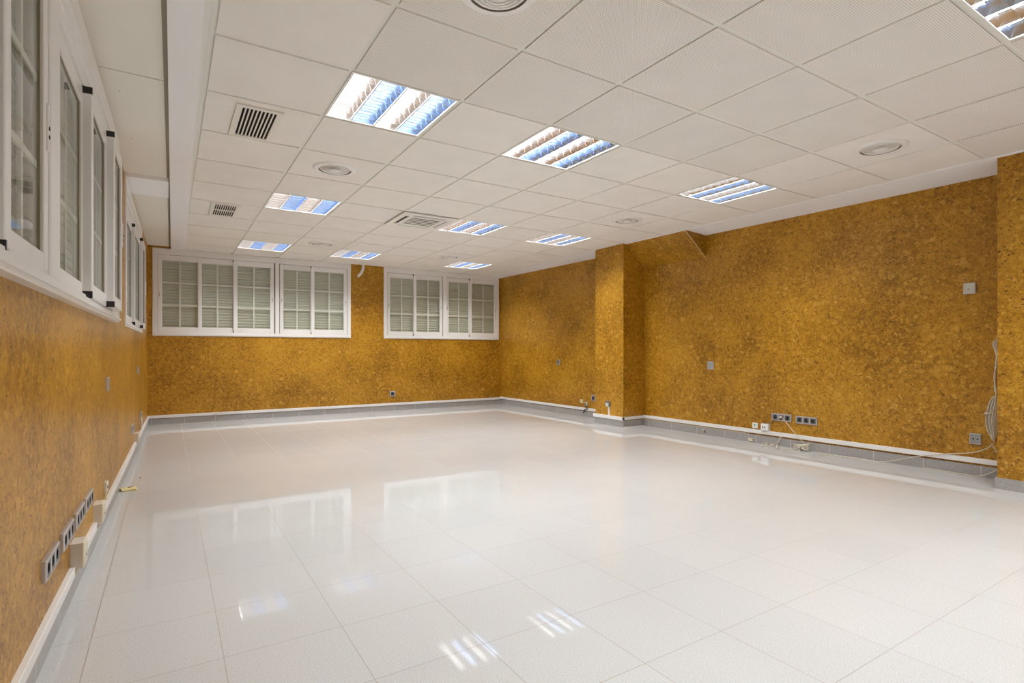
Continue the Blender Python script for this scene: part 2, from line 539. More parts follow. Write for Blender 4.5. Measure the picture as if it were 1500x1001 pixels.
# white bulkhead strip and the window-side strip of cream panels on the left
b = MB()
def bxl(y): return -0.004 + 0.006*(y-2.5)
def bxr(y): return 0.121 + 0.0135*(y-2.45)
v = []
for y in (YN, YB):
    v += [(bxl(y),y,2.343),(bxr(y),y,2.343),(bxr(y),y,2.42),(bxl(y),y,2.42)]
b.add(v, [(0,1,2,3),(4,7,6,5),(0,4,5,1),(1,5,6,2),(2,6,7,3),(3,7,4,0)])
b.box(XL(5.2)-.03, 5.21, 2.344, .004, 5.76, 2.42)
tag(b.build('trim_3', 'plaster'), kind='structure')
b = MB()
def lq(y0, y1, z, dxr=0.02, mi=0, z1=2.39):
    v = []
    for y in (y0, y1):
        v += [(XL(y)-.02,y,z),(bxl(y)-dxr,y,z),(bxl(y)-dxr,y,z1),(XL(y)-.02,y,z1)]
    b.add(v, [(0,1,2,3),(4,7,6,5),(0,4,5,1),(1,5,6,2),(2,6,7,3),(3,7,4,0)], mi)
for y0, y1 in ((YN, -1.6), (-1.59, .8), (.81, 3.335), (3.345, 5.21), (5.76, 7.50), (7.508, 8.60)):
    lq(y0, y1, 2.372)
v = []
lq(YN, YB, 2.380, dxr=-.004, mi=1, z1=2.385)
for y, dx in ((1.9,-.12),(2.6,-.22),(3.6,-.22),(4.35,-.2),(4.95,-.2),(6.6,-.15)):
    b.lathe((dx, y, 2.3715), [(0.0035,0),(0.003,-.0012),(0.0,-.0014)], 8, mi=2)
tag(b.build('trim_4', ['panel', 'olive', 'brownp']), kind='structure')

# skirting tiles
def skirting(name, wall, spans, h=.083, d=.010):
    b = MB()
    for u0, u1 in spans:
        v = []
        for u in (u0, u1):
            for dd, z in ((-.01, 0), (d, 0), (d, h), (-.01, h)):
                v.append(wpos(wall, u, z, dd))
        b.add(v, [(0,1,2,3),(4,7,6,5),(0,4,5,1),(1,5,6,2),(2,6,7,3),(3,7,4,0)])
    return b
sk = skirting('baseboard_left', 'left', [(YN, YB)]).build('baseboard_left', 'skirt'); tag(sk, kind='structure')
tag(skirting('', 'back', [(XL(YB)+.01, XR(YB)-.01)], h=.078).build('baseboard_back', 'skirt'), kind='structure')
b = skirting('', 'right', [(YN, YB)])
for cx_, a_, c_ in ((CX1, C1A, C1B), (CX2, C2A, C2B)):
    b.box(cx_-.010, a_-.010, 0, XR(a_), c_+.010, .085 if cx_ == CX1 else .079)
tag(b.build('baseboard_right', 'skirt'), kind='structure')

# ------------------------------------------------------------------ windows
# A window is built in wall coordinates: x along the wall, y into the wall (so -y is into the room)
def shutter(b, x0, x1, z0, z1, y):
    n = int(round((z1-z0)/.040))
    s = (z1-z0)/n
    for k in range(n):
        z = z0 + k*s
        prof = [(y, z), (y-.0035, z+.006), (y-.0060, z+s*.5), (y-.0035, z+s-.007), (y+.002, z+s-.004)]
        v = []
        for x in (x0, x1): v += [(x, yy, zz) for yy, zz in prof]
        m = len(prof)
        b.add(v, [(i, i+1, m+i+1, m+i) for i in range(m-1)])
    b.box(x0, y+.004, z0, x1, y+.012, z1)

def sash(root, x0, x1, z0, z1, y, lock=None, caps='', stile=.042, rail=(.062,.066), caps_side=None):
    """one sliding leaf, front face at y"""
    t = .032 if caps_side else .024
    mf = .0 if not caps_side else .0105
    s = MB()
    s.rbox(x0, y, z0, x0+stile, y+t, z1, .003)
    s.rbox(x1-stile, y, z0, x1, y+t, z1, .003)
    s.rbox(x0+stile-.002, y+.001, z0, x1-stile+.002, y+t, z0+rail[0], .003)
    s.rbox(x0+stile-.002, y+.001, z1-rail[1], x1-stile+.002, y+t, z1, .003)
    o = s.build('sash', 'frame', root)
    gx0, gx1, gz0, gz1 = x0+stile, x1-stile, z0+rail[0], z1-rail[1]
    g = MB(); g.add([(gx0-.004, y+.013, gz0-.004), (gx1+.004, y+.013, gz0-.004), (gx1+.004, y+.013, gz1+.004), (gx0-.004, y+.013, gz1+.004)], [(0,1,2,3)])
    g.build('pane', 'glass', o)
    m = MB(); w = .0105
    xm = (gx0+gx1)/2
    m.box(xm-w, y+.009+mf*.6, gz0, xm+w, y+.0125+mf, gz1)
    for q in (1, 2):
        zq = gz0 + (gz1-gz0)*q/3
        m.box(gx0, y+.0092+mf*.6, zq-w, gx1, y+.0123+mf, zq+w)
    m.build('muntins', 'muntin', o)
    gk = MB(); gk.ring(gx0-.001, gz0-.001, gx1+.001, gz1+.001, .006, y+.009, y+.0125)
    gk.build('gasket', 'gasket' if caps_side else 'frame', o)
    if lock:
        lx = x0+.021 if lock == 'l' else x1-.021
        zc = (z0+z1)/2 - .02
        l = MB()
        l.rbox(lx-.0095, y-.006, zc-.055, lx+.0095, y, zc+.085, .002)
        lo = l.build('lock', 'frame', o)
        l = MB()
        for dz in (-.013, .013): l.lathe((lx, y-.006, zc+dz), [(.0062, .0), (.0062, -.002), (0.0, -.002)], 10, ax='y')
        l.build('lock_hole', 'black', lo)
    for c in caps:
        cxx = x0 if c in 'ab' else x1
        zc = z1 if c in 'ac' else z0
        k = MB()
        if caps_side:
            k.box(cxx-.0015, y-.002, zc-(.026 if c in 'ac' else .004), cxx+.008, y+t+.002, zc+(.003 if c in 'ac' else .026))
        else:
            k.box(cxx-.004, y-.0015, zc-(.026 if c in 'ac' else -.0), cxx+.006, y+.02, zc+(.010 if c in 'ac' else .022))
        k.build('end_cap', 'black', o)
    return o

def window(name, wall, x0, x1, z0, z1, units, depth=.0, side=False, zs0=None, zs1=None):
    """units: list of (ux0, ux1, [(sx0, sx1, y, lock, caps), ...])"""
    um = (x0+x1)/2
    root = empty(name, wpos(wall, um, 0), RZ[wall])
    tag(root, kind='structure')
    sgn = 1
    L = lambda u: (u - um)
    f = MB()
    jw = .045
    # outer frame: jambs, head, sill, plus posts between units
    f.ring(L(x0), z0, L(x1), z1, jw, -depth-.012, .07, b=.004)
    f.ring(L(x0)+.012, z0+.012, L(x1)-.012, z1-.012, jw, -depth-.004, .07)
    for k in range(len(units)-1):
        a, q = units[k][1], units[k+1][0]
        f.rbox(L(a)-.002, -depth-.010, z0+jw-.002, L(q)+.002, .07, z1-jw+.002, .004)
    f.box(L(x0)+.02, -depth-.022, z0+.012, L(x1)-.02, -depth-.004, z0+.022)
    if not side:
        f.box(L(x0)+.03, -.007, zs1+.003, L(x1)-.03, .05, z1-.02)
    if side:                                  # deep head board over the leaves
        f.box(L(x0)+.03, -depth+.002, zs1+.004, L(x1)-.03, .06, z1-.02)
        f.box(L(x0)+.03, -depth-.006, zs1+.055, L(x1)-.03, .06, z1-.02)
        f.box(L(x0)+.03, -depth-.014, zs1+.105, L(x1)-.03, .06, z1-.02)
    # guide rails on sill and head
    for q in range(3):
        yy = -depth + .004 + q*.034
        if yy > .06: break
        f.box(L(x0)+jw, yy, z0+jw, L(x1)-jw, yy+.006, z0+jw+.012)
        f.box(L(x0)+jw, yy, z1-jw-.014, L(x1)-jw, yy+.006, z1-jw)
    f.build('frame', 'frame', root)
    s = MB()
    shutter(s, L(x0)+.03, L(x1)-.03, z0+.02, z1-.02, .050 if side else .058)
    s.build('shutter', 'shutter', root)
    for ux0, ux1, leaves in units:
        for sx0, sx1, y, lock, caps in leaves:
            sash(root, L(sx0), L(sx1), zs0, zs1, y, lock, caps, caps_side=side, stile=.055 if side else .047, rail=(.062,.07))
    return root

window('window_1', 'back', -0.176, 2.440, WZ0-.012, WZ1, [
    (-0.125, 1.335, [(-0.117, 0.395, -.004, 'l', ''), (0.345, 0.83, .022, None, ''), (0.783, 1.315, -.004, 'r', 'ab')]),
    (1.385, 2.39, [(1.402, 1.885, .022, 'l', ''), (1.840, 2.378, -.004, 'r', 'ab')])],
    zs0=1.234, zs1=2.262)
window('window_2', 'back', 2.975, 5.165, WZ0-.012, WZ1, [
    (3.02, 4.035, [(3.045, 3.545, .022, 'l', ''), (3.495, 4.022, -.004, 'r', 'ab')]),
    (4.10, 5.12, [(4.108, 4.60, .022, 'l', ''), (4.556, 5.112, -.004, 'r', 'ab')])],
    zs0=1.234, zs1=2.262)
window('window_3', 'left', 0.35, 4.32, 1.158, 2.325, [
    (0.395, 2.16, [(0.60, 1.20, -.0, None, ''), (1.15, 1.72, -.0, None, ''), (1.68, 2.155, -.030, 'r', 'ab')]),
    (2.31, 3.915, [(2.335, 2.98, -.018, 'l', ''), (2.93, 3.50, -.050, 'r', 'ab'), (3.46, 3.91, -.082, 'r', 'ab')]),
    (4.265, 4.275, [])],
    depth=.026, side=True, zs0=1.205, zs1=2.10)
window('window_4', 'left', 5.20, 7.25, 1.168, 2.325, [
    (5.245, 7.205, [(5.26, 6.05, .0, 'l', ''), (5.96, 6.75, -.022, 'r', 'ab'), (6.68, 7.19, -.045, 'r', 'ab')])],
    depth=.0, side=True, zs0=1.212, zs1=2.12)

# ------------------------------------------------------------------ recessed louvre lights
def make_light():
    root = empty('ceiling_light')
    W = .282                                  # half opening
    h = MB()                                  # housing tray, open below
    h.add([(-W-.006,-W-.006,0),(W+.006,-W-.006,0),(W+.006,W+.006,0),(-W-.006,W+.006,0),
           (-W-.006,-W-.006,.095),(W+.006,-W-.006,.095),(W+.006,W+.006,.095),(-W-.006,W+.006,.095)],
          [(4,5,6,7),(0,1,5,4),(1,2,6,5),(2,3,7,6),(3,0,4,7)])
    h.build('housing', 'housing', root)
    fr = MB()
    for x0,y0,x1,y1 in ((-.294,-.294,.294,-W),(-.294,W,.294,.294),(-.294,-W,-W,W),(W,-W,.294,W)):
        fr.box(x0,y0,-.003,x1,y1,.006)
    fr.build('trim_frame', 'tbar', root)
    lane = 2*W/4
    for k in range(4):
        cx_ = -W + lane*(k+.5)
        mt = 'blade_a' if k % 2 == 0 else 'blade_b'
        r = MB()                              # curved mirror trough over each tube
        n = 12
        prof = []
        for q in range(n+1):
            t = -1 + 2*q/n
            prof.append((cx_ + t*(lane/2-.002), .001 + .082*(1-abs(t)**2.4)))
        v = []
        for y in (-W, W): v += [(x, y, z) for x, z in prof]
        m_ = n+1
        r.add(v, [(q, q+1, m_+q+1, m_+q) for q in range(n)])
        r.build('reflector', mt, root, smooth=True)
        if k:
            dv = MB(); dv.box(-W+lane*k-.0035, -W, -.001, -W+lane*k+.0035, W, .020)
            dv.build('lane_divider', 'steel', root)
        bl = MB()                             # seven cross blades, wedge section, slim edge down
        nb = 7
        for q in range(nb+1):
            y = -W + 2*W*q/nb
            hw = lane/2 - .003
            sec = [(.0018, 0), (.0024, .012), (.0045, .028), (.0085, .046)]
            for sg in (-1, 1):
                v = []
                for ww, z in sec:
                    ex = math.sqrt(max(0, 1-(z/.082)))**.8
                    v += [(cx_-hw*ex, y+sg*ww, z+.001), (cx_+hw*ex, y+sg*ww, z+.001)]
                bl.add(v, [(2*i, 2*i+1, 2*i+3, 2*i+2) for i in range(len(sec)-1)])
            bl.add([(cx_-hw, y-.0018, .001), (cx_+hw, y-.0018, .001), (cx_+hw, y+.0018, .001), (cx_-hw, y+.0018, .001)], [(0,1,2,3)], 1)
        bl.build('louvre_blades', [mt, 'steel'], root)
        tb = MB(); tb.tube([(cx_, -W+.02, .060), (cx_, W-.02, .060)], .0130, 10)
        tb.build('fluorescent_tube', 'tube', root, smooth=False)
    ld = bpy.data.lights.new('tube_light', 'AREA')
    ld.shape = 'SQUARE'; ld.size = 2*W - .02; ld.energy = LAMP_W; ld.color = LAMP_COL
    lo = bpy.data.objects.new('tube_light', ld); COL.objects.link(lo)
    lo.parent = root; lo.location = (0, 0, .0485)
    return root

LIGHT_LABEL = {
    (0,0): 'lit square louvre ceiling light, largest one near the striped vent',
    (2,0): 'lit louvre ceiling light in the middle of the ceiling, right of the largest one',
    (5,0): 'lit louvre ceiling light near the right wall, between the two right-hand round diffusers',
    (0,4): 'lit blue-white louvre ceiling light just beyond the left round diffuser',
    (3,4): 'lit louvre ceiling light touching the square air conditioning cassette',
    (5,4): 'lit louvre ceiling light before the boxed-in column of the right wall',
    (0,8): 'lit louvre ceiling light over the left part of the wide far window',
    (2,8): 'lit louvre ceiling light by the drain hose between the far windows',
    (5,8): 'small far lit louvre ceiling light over the narrower far window',
    (3,-4): 'lit louvre ceiling light cut off by the top right corner of the photo',
    (0,-4): 'lit louvre ceiling light overhead behind the viewpoint, window side',
    (5,-4): 'lit louvre ceiling light overhead behind the viewpoint, by the right wall',
    (0,-8): 'unseen rearmost lit louvre ceiling light on the window side, added to light the near end',
    (3,-8): 'unseen rearmost lit louvre ceiling light in the middle row, added to light the near end',
    (5,-8): 'unseen rearmost lit louvre ceiling light on the right side, added to light the near end'}
proto = make_light()
for k, (i, j) in enumerate(LIGHTS):
    o = proto if k == 0 else copy_tree(proto)
    o.location = (GX + PITCH*(i+.5), GY + PITCH*(j+.5), CEIL)
    tag(o, LIGHT_LABEL[(i, j)], 'ceiling light', 'recessed louvre lights')

# ------------------------------------------------------------------ round air diffusers
def make_diffuser():
    root = empty('air_diffuser')
    b = MB(); b.lathe((0,0,0), [(.158, .004), (.155, -.006), (.140, -.013), (.124, -.013), (.1175, -.012)], 48)
    b.build('rim', 'diff', root, smooth=True)
    b = MB(); b.lathe((0,0,0), [(.1175, -.012), (.1172, .0025)], 40, mi=1); b.lathe((0,0,0), [(.1172, .0025), (.0, .0025)], 40)
    b.build('opening', ['dark', 'slot_shade'], root)  # closed shallow cup, the shade of a deep throat put into its colours
    for r, z in ((.102, -.010), (.080, -.014), (.060, -.017)):
        b = MB(); b.lathe((0,0,z), [(r, -.001), (r, -.004), (r-.009, -.001), (r-.008, .001), (r, -.001)], 40)
        b.build('cone', 'diff', root, smooth=True)
    b = MB(); b.lathe((0,0,-.016), [(.030, .016), (.046, -.002), (.038, -.007), (.0, -.009)], 32)
    b.build('centre_disc', 'diff', root, smooth=True)
    return root
DIFF = [((0,2), 'round white ceiling diffuser between the left-hand louvre lights'),
        ((0,-2), 'round white ceiling diffuser cut off by the top edge of the photo'),
        ((5,-2), 'round white ceiling diffuser nearest the right wall, at upper right'),
        ((5,2), 'round white ceiling diffuser above the slanted cork boxing'),
        ((1,7), 'flat round ceiling diffuser left of the air conditioning cassette'),
        ((4,7), 'farthest round ceiling diffuser beside the last louvre light')]
proto = make_diffuser()
for k, ((i, j), lab) in enumerate(DIFF):
    o = proto if k == 0 else copy_tree(proto)
    o.location = (GX + PITCH*(i+.5), GY + PITCH*(j+.5), CEIL-.004)
    tag(o, lab, 'air diffuser', 'round ceiling diffusers')

# ------------------------------------------------------------------ rectangular ceiling vents
def vent(x0, y0, x1, y1, n, split, label):
    root = thing('ceiling_vent', label, 'vent', ((x0+x1)/2, (y0+y1)/2, CEIL-.004), group='rectangular ceiling grilles')
    hx, hy = (x1-x0)/2, (y1-y0)/2
    w = .030
    f = MB()
    for a, q, c, d in ((-hx,-hy,hx,-hy+w),(-hx,hy-w,hx,hy),(-hx,-hy+w,-hx+w,hy-w),(hx-w,-hy+w,hx,hy-w)):
        f.box(a, q, -.010, c, d, 0)
    f.build('frame', 'vent', root)
    o = MB(); o.box(-hx+w-.002, -hy+w-.002, -.0025, hx-w+.002, hy-w+.002, -.0005)
    o.build('opening', 'dark', root)  # dark sheet right behind the slats, painted in place of duct shade
    s = MB()
    ix = 2*(hx-w)/n
    for k in range(n+1):
        x = -hx + w + ix*k
        q = ix*.19
        s.box(max(x-q, -hx+w), -hy+w, -.009, min(x+q, hx-w), hy-w, -.003)
    if split: s.box(-hx+w, -.010, -.0098, hx-w, .010, -.001)
    s.build('slats', 'vent', root)
    return root
gx = lambda i: GX + PITCH*i
gy = lambda j: GY + PITCH*j
vent(gx(-.735), gy(1.12), gx(-.325), gy(1.96), 9, False, 'cream ceiling vent with long dark slots near the largest light')
vent(gx(-.70), gy(5.06), gx(-.30), gy(5.93), 10, True, 'smaller far ceiling vent with two rows of short dark slots')

# ------------------------------------------------------------------ air conditioning cassette
root = thing('air_conditioner', 'square white air conditioning cassette set into the ceiling grid', 'air conditioner',
             (gx(2.5), gy(4.5), CEIL-.006))
root.scale = (1, 1, .6)
H_ = .2975
b = MB()
# panel built as strips so the four outlets and the grille stay open
R_ = .165
for x0,y0,x1,y1 in ((-H_,-H_,H_,-.245),(-H_,.245,H_,H_),(-H_,-.245,-.245,.245),(.245,-.245,H_,.245),
                    (-.205,-.205,.205,-R_),(-.205,R_,.205,.205),(-.205,-R_,-R_,R_),(R_,-R_,.205,R_)):
    b.box(x0,y0,-.022,x1,y1,.0)
for sx in (-1,1):
    for sy in (-1,1):
        b.box(min(sx*.245,sx*.205), min(sy*.245,sy*.175), -.022, max(sx*.245,sx*.205), max(sy*.245,sy*.175), 0)
        b.box(min(sx*.175,sx*.205), min(sy*.245,sy*.205), -.022, max(sx*.175,sx*.205), max(sy*.245,sy*.205), 0)
b.build('panel', 'ac', root)
b = MB(); b.box(-.27,-.27,-.004,.27,.27,-.001); b.build('opening', 'dark', root)  # flat dark sheet, shade inside the outlets put into its colour
b = MB()
for k in range(6):
    y = -R_ + .010 + k*(2*R_-.020)/5
    b.box(-R_, y-.014, -.020, R_, y+.016, -.015)
b.box(-R_-.004, -R_, -.021, -R_+.006, R_, -.012); b.box(R_-.006, -R_, -.021, R_+.004, R_, -.012)
b.build('intake_grille', 'ac', root)
for a in range(4):
    f = MB(); f.add([(-.17,-.242,-.014),(.17,-.242,-.014),(.17,-.230,-.008),(-.17,-.230,-.008),
                     (-.17,-.241,-.016),(.17,-.241,-.016),(.17,-.229,-.010),(-.17,-.229,-.010)],
                    [(0,1,2,3),(4,5,6,7),(0,1,5,4),(2,3,7,6),(0,3,7,4),(1,2,6,5)])
    o = f.build('outlet_flap', 'ac', root)
    o.rotation_euler = (0, 0, a*PI/2)

# ------------------------------------------------------------------ cable trunking
def trunk_bar(b, wall, u0, u1, z0, z1, d=.018):
    v = []
    c = .002
    prof = [(0,z0),(d-c,z0),(d,z0+c),(d,z1-c),(d-c,z1),(0,z1)]
    for u in (u0, u1):
        v += [wpos(wall, u, z, dd) for dd, z in prof]
    n = len(prof)
    b.add(v, [(k, (k+1)%n, n+(k+1)%n, n+k) for k in range(n)] + [tuple(range(n)), tuple(n+k for k in range(n))])
def trunking(label, wall, pieces, z0, z1, d=.018):
    b = MB()
    for u0, u1 in pieces: trunk_bar(b, wall, u0, u1, z0, z1, d)
    return tag(b.build('cable_trunking', 'pvc'), label, 'cable trunking')
trunking('white cable trunking low on the left wall, nearest run up to the first ivory box', 'left', [(1.2, 2.748)], .080, .119)
trunking('short white trunking on the left wall between the two big ivory boxes', 'left', [(2.846, 3.41)], .080, .119)
trunking('white trunking on the left wall from the second big box to the small box', 'left', [(3.514, 6.22)], .080, .119)
trunking('white trunking on the left wall between the small box and the far corner', 'left', [(6.362, YB-.02)], .080, .119)
trunking('long white cable trunking under the far windows', 'back', [(XL(YB)+.002, 2.2), (2.202, XR(YB)-.02)], .083, .121)
trunking('white trunking on the right wall between the far corner and the column', 'right', [(C1B+.01, YB-.002)], .094, .132)
trunking('long white trunking on the right wall between the two columns', 'right', [(C2B+.001, 3.2), (3.202, C1A-.002)], .100, .140)
b = MB(); b.rbox(0,0,0,1,1,1); b = MB()
b.box(CX1-.020, C1A-.018, .088, CX1, C1B+.03, .130)
b.box(CX1-.020, C1A-.018, .096, XR(C1A)-.002, C1A, .134)
tag(b.build('cable_trunking', 'pvc'), 'white trunking wrapped round the foot of the far cork column', 'cable trunking')
b = MB(); trunk_bar(b, 'right', C1A-.01, 3.63, .088, .0935, .013); trunk_bar(b, 'right', C1A, 3.63, .0830, .0875, .011)
tag(b.build('wood_strip', 'wood'), 'thin pale wooden strip under the right wall trunking beside the column', 'wood strip')
b = MB(); trunk_bar(b, 'left', .6, 4.4, .066, .0775, .013)
tag(b.build('wood_strip', 'wood'), 'thin pale wooden strip under the trunking of the left wall', 'wood strip')

# ------------------------------------------------------------------ junction boxes on the left trunking
def jbox(u0, u1, z0, z1, d, label, name='junction_box', m='boxm'):
    uc = (u0+u1)/2
    root = thing(name, label, 'junction box', wpos('left', uc, (z0+z1)/2), RZ['left'], 'boxes on the left trunking')
    hu, hz = (u1-u0)/2, (z1-z0)/2
    b = MB(); b.box(-hu, -d+.012, -hz, hu, 0, hz); b.build('body', m, root)
    b = MB(); b.rbox(-hu-.001, -d, -hz-.001, hu+.001, -d+.012, hz+.001, .004); cv = b.build('cover', 'cream', root)
    b = MB(); b.lathe((0, -d, -hz*.2), [(.006, 0), (.005, -.0015), (0, -.0015)], 12, ax='y'); b.build('screw', 'insert', cv)
    return root
jbox(2.750, 2.844, .110, .209, .046, 'ivory junction box on the left trunking, the nearer big one')
jbox(3.412, 3.512, .112, .205, .042, 'ivory junction box on the left trunking, the second big one')
jbox(6.222, 6.36, .112, .198, .036, 'small ivory junction box on the left trunking near the far corner')

# ------------------------------------------------------------------ sockets and switches
def schuko(root, cx_, w, m_in='insert'):
    """one round socket module centred at cx_ in a panel of half-size w"""
    y = -.0125
    b = MB(); b.hole_plate(cx_-w, -w, cx_+w, w, cx_, 0, w*.74, y)
    b.box(cx_-w, y, -w, cx_+w, y+.004, -w+.001); b.box(cx_-w, y, w-.001, cx_+w, y+.004, w)
    b.box(cx_-w, y, -w, cx_-w+.001, y+.004, w); b.box(cx_+w-.001, y, -w, cx_+w, y+.004, w)
    o = b.build('socket_insert', m_in, root)
    b = MB(); b.lathe((cx_, y, 0), [(w*.74, 0), (w*.71, .0075), (0, .0075)], 20, ax='y')
    b.build('socket_well', 'black', o)
    b = MB()
    for s in (-1, 1): b.lathe((cx_+s*w*.34, y+.0070, 0), [(.0026, -.0010), (.0012, -.0012), (.0012, .0)], 8, ax='y')
    b.build('pin_holes', 'steel', o)
    return o

def socket_set(wall, uc, zc, n, label, width, height=.080, group='silver socket plates', m_in='insert', d_extra=0.0):
    root = thing('wall_socket', label, 'wall socket', wpos(wall, uc, zc, d_extra), RZ[wall], group)
    hw, hh = width/2, height/2
    b = MB()
    mod = (width-.016)/n
    w = min(mod*.44, hh*.72)
    # silver plate: outer ring with bars between the modules
    b.ring(-hw, -hh, hw, hh, .0105, -.014, 0, b=.0035, wb=hh-w-.0015)
    for k in range(n-1):
        x = -hw + .008 + mod*(k+1)
        b.box(x-(mod/2-w)*.9, -.0138, -w-.002, x+(mod/2-w)*.9, -.004, w+.002)
    b.box(-hw+.009, -.004, -hh+.004, hw-.009, -.001, hh-.004)
    b.build('plate', 'steel', root)
    for k in range(n):
        schuko(root, -hw+.008+mod*(k+.5), w, m_in)
    return root
socket_set('left', 2.345, .277, 3, 'silver triple socket on the left wall, nearest of four', .225, .068)
socket_set('left', 2.650, .277, 3, 'silver triple socket on the left wall, second from the viewer', .225, .068)
socket_set('left', 2.935, .277, 3, 'silver triple socket on the left wall, third from the viewer', .225, .068)
socket_set('left', 3.205, .277, 3, 'silver triple socket on the left wall, farthest of the four in a row', .225, .068)
socket_set('left', 5.90, .282, 2, 'silver double socket on the left wall above the small ivory box', .22, .078)
socket_set('back', 3.123, .273, 1, 'single silver socket under the far windows', .088, .088)
socket_set('right', 3.235, .295, 3, 'silver triple socket with a plugged-in cord on the right wall', .208, .074)
socket_set('right', 2.981, .291, 3, 'empty silver triple socket on the right wall, right-hand of the pair', .212, .074)
socket_set('right', 6.077, .289, 1, 'dark single socket on the right wall just left of the far column', .085, .083)

# chrome socket with two flat inserts near the near column
root = thing('wall_socket', 'chrome-framed phone socket low on the wall beside the near column', 'wall socket',
             wpos('right', 1.662, .288), RZ['right'])
b = MB(); b.ring(-.037, -.042, .037, .042, .0075, -.017, 0, b=.005); b.build('plate', 'steel', root)
b = MB(); b.box(-.031, -.011, -.036, .031, -.002, .036); b.build('insert', 'insert_light', root)
for s in (-1, 1):
    b = MB(); b.box(s*.013-.005, -.0118, -.004, s*.013+.005, -.0105, .006); b.build('jack', 'black', root)
b = MB(); b.lathe((0, -.011, .001), [(.002, 0), (.002, -.001), (0, -.001)], 8, ax='y'); b.build('screw', 'insert', root)

def switch(wall, uc, zc, label, w=.078, h=.084, x_off=0, loc=None, rz=None, frame='steel', rocker='insert_light'):
    root = thing('light_switch', label, 'light switch', loc or wpos(wall, uc, zc), RZ[wall] if rz is None else rz, 'wall switches')
    b = MB(); b.ring(-w/2, -h/2, w/2, h/2, .0085, -.011, 0, b=.003)
    b.box(-w/2+.007, -.004, -h/2+.007, w/2-.007, -.001, h/2-.007); b.build('plate', frame, root)
    a, c = w/2-.0105, h/2-.0105
    b = MB(); b.add([(-a,-.004,-c),(a,-.004,-c),(a,-.004,c),(-a,-.004,c),(-a,-.009,-c),(a,-.009,-c),(a,-.0135,c),(-a,-.0135,c),(-a,-.0095,-c*.1),(a,-.0095,-c*.1)],
                    [(4,5,9,8),(8,9,6,7),(0,1,5,4),(2,3,7,6),(0,4,8,7,3),(1,2,6,9,5)])
    b.build('rocker', rocker, root)
    return root
switch('left', 4.00, .778, 'silver switch at waist height on the left wall, nearer one')
switch('left', 6.70, .776, 'small silver switch at waist height on the left wall, farther one')
switch('right', 4.085, .810, 'silver switch at waist height on the right wall between the columns', .082, .094)
switch('right', 6.905, .798, 'small grey switch at waist height between far corner and far column', .072, .082, frame='insert_light', rocker='insert')

# outlet with a vertical feed on the far column
root = thing('wall_socket', 'grey outlet low on the far cork column with a vertical white conduit below', 'wall socket',
             (CX1, 5.395, .279), RZ['right'])
b = MB(); b.ring(-.040, -.036, .040, .036, .010, -.022, 0, b=.003); b.box(-.03,-.012,-.028,.03,-.001,.028); b.build('plate', 'insert', root)
b = MB(); b.box(-.022, -.026, -.034, .018, -.012, .012); b.build('plug', 'cable_w', root)
b = MB(); b.rbox(CX1, 0, 0, 0, 0, 0) if False else None
b = MB(); b.box(CX1-.014, 5.362, .130, CX1, 5.384, .243)
tag(b.build('cable_conduit', 'pvc'), 'short vertical white conduit under the far column outlet', 'cable conduit')

# telephone points and small boxes
def phone_point(wall, uc, zc, w, h, d, label, m, mark=None, holes=False, cat='telephone socket', name='telephone_socket'):
    root = thing(name, label, cat, wpos(wall, uc, zc), RZ[wall])
    b = MB(); b.rbox(-w/2, -d, -h/2, w/2, 0, h/2, .004); b.build('body', m, root)
    if mark:
        b = MB(); b.add([(-w*.26,-d-.0006,h*.28),(w*.26,-d-.0006,h*.28),(w*.05,-d-.0006,-h*.02),(-w*.05,-d-.0006,-h*.02),
                         (-w*.05,-d-.0006,-h*.26),(w*.05,-d-.0006,-h*.26)], [(0,1,2,3),(3,2,5,4)])
        b.build('mark', mark, root)
    if holes:
        for s in (-1, .35):
            b = MB(); b.box(s*w*.2-w*.06, -d-.001, -h*.16, s*w*.2+w*.06, -d+.002, h*.14); b.build('slot', 'black', root)
    return root
phone_point('right', 3.525, .181, .060, .058, .018, 'small white phone socket with a green mark above the right trunking', 'pvc', 'green')
phone_point('right', 3.403, .178, .082, .070, .040, 'white box with two dark slots standing on the right trunking', 'pvc', None, True, 'adapter', 'plug_adapter')
phone_point('right', 6.342, .222, .060, .055, .018, 'yellowed square phone socket just left of the far column', 'yellow', 'cable')
root = phone_point('right', 6.235, .195, .055, .050, .030, 'brown cable splitter hanging beside the yellowed phone socket', 'cream', None, False, 'cable splitter', 'cable_splitter')
b = MB(); b.box(-.020, -.034, -.018, .012, -.029, .016); b.build('clamp', 'brownp', root)
root = phone_point('left', 3.895, .196, .075, .058, .016, 'yellowed phone socket on the left wall above the trunking', 'cream', None, True)
b = MB(); b.box(-.016, -.010, -.078, .012, 0, -.029); b.build('conduit', 'yellow', root)
root = phone_point('left', 7.15, .288, .075, .066, .014, 'tiny phone socket on the left wall near the far corner with a white lead', 'insert_light', None, True)
b = MB(); b.tube(spline([(.0,-.008,-.03),(.01,-.012,-.08),(0,-.01,-.165)],6), .006, 8); b.build('lead', 'cable_w', root, smooth=True)

# thermostat
root = thing('thermostat', 'pale grey square thermostat high on the wall beside the near column', 'thermostat', wpos('right', 1.697, 1.468), RZ['right'])
b = MB(); b.rbox(-.039, -.024, -.043, .039, 0, .043, .004); b.build('cover', 'thermo', root)
b = MB(); b.lathe((-.008, -.024, -.006), [(.0085, 0), (.0085, -.003), (0, -.004)], 16, ax='y'); b.build('dial', 'cable_w', root, smooth=True)

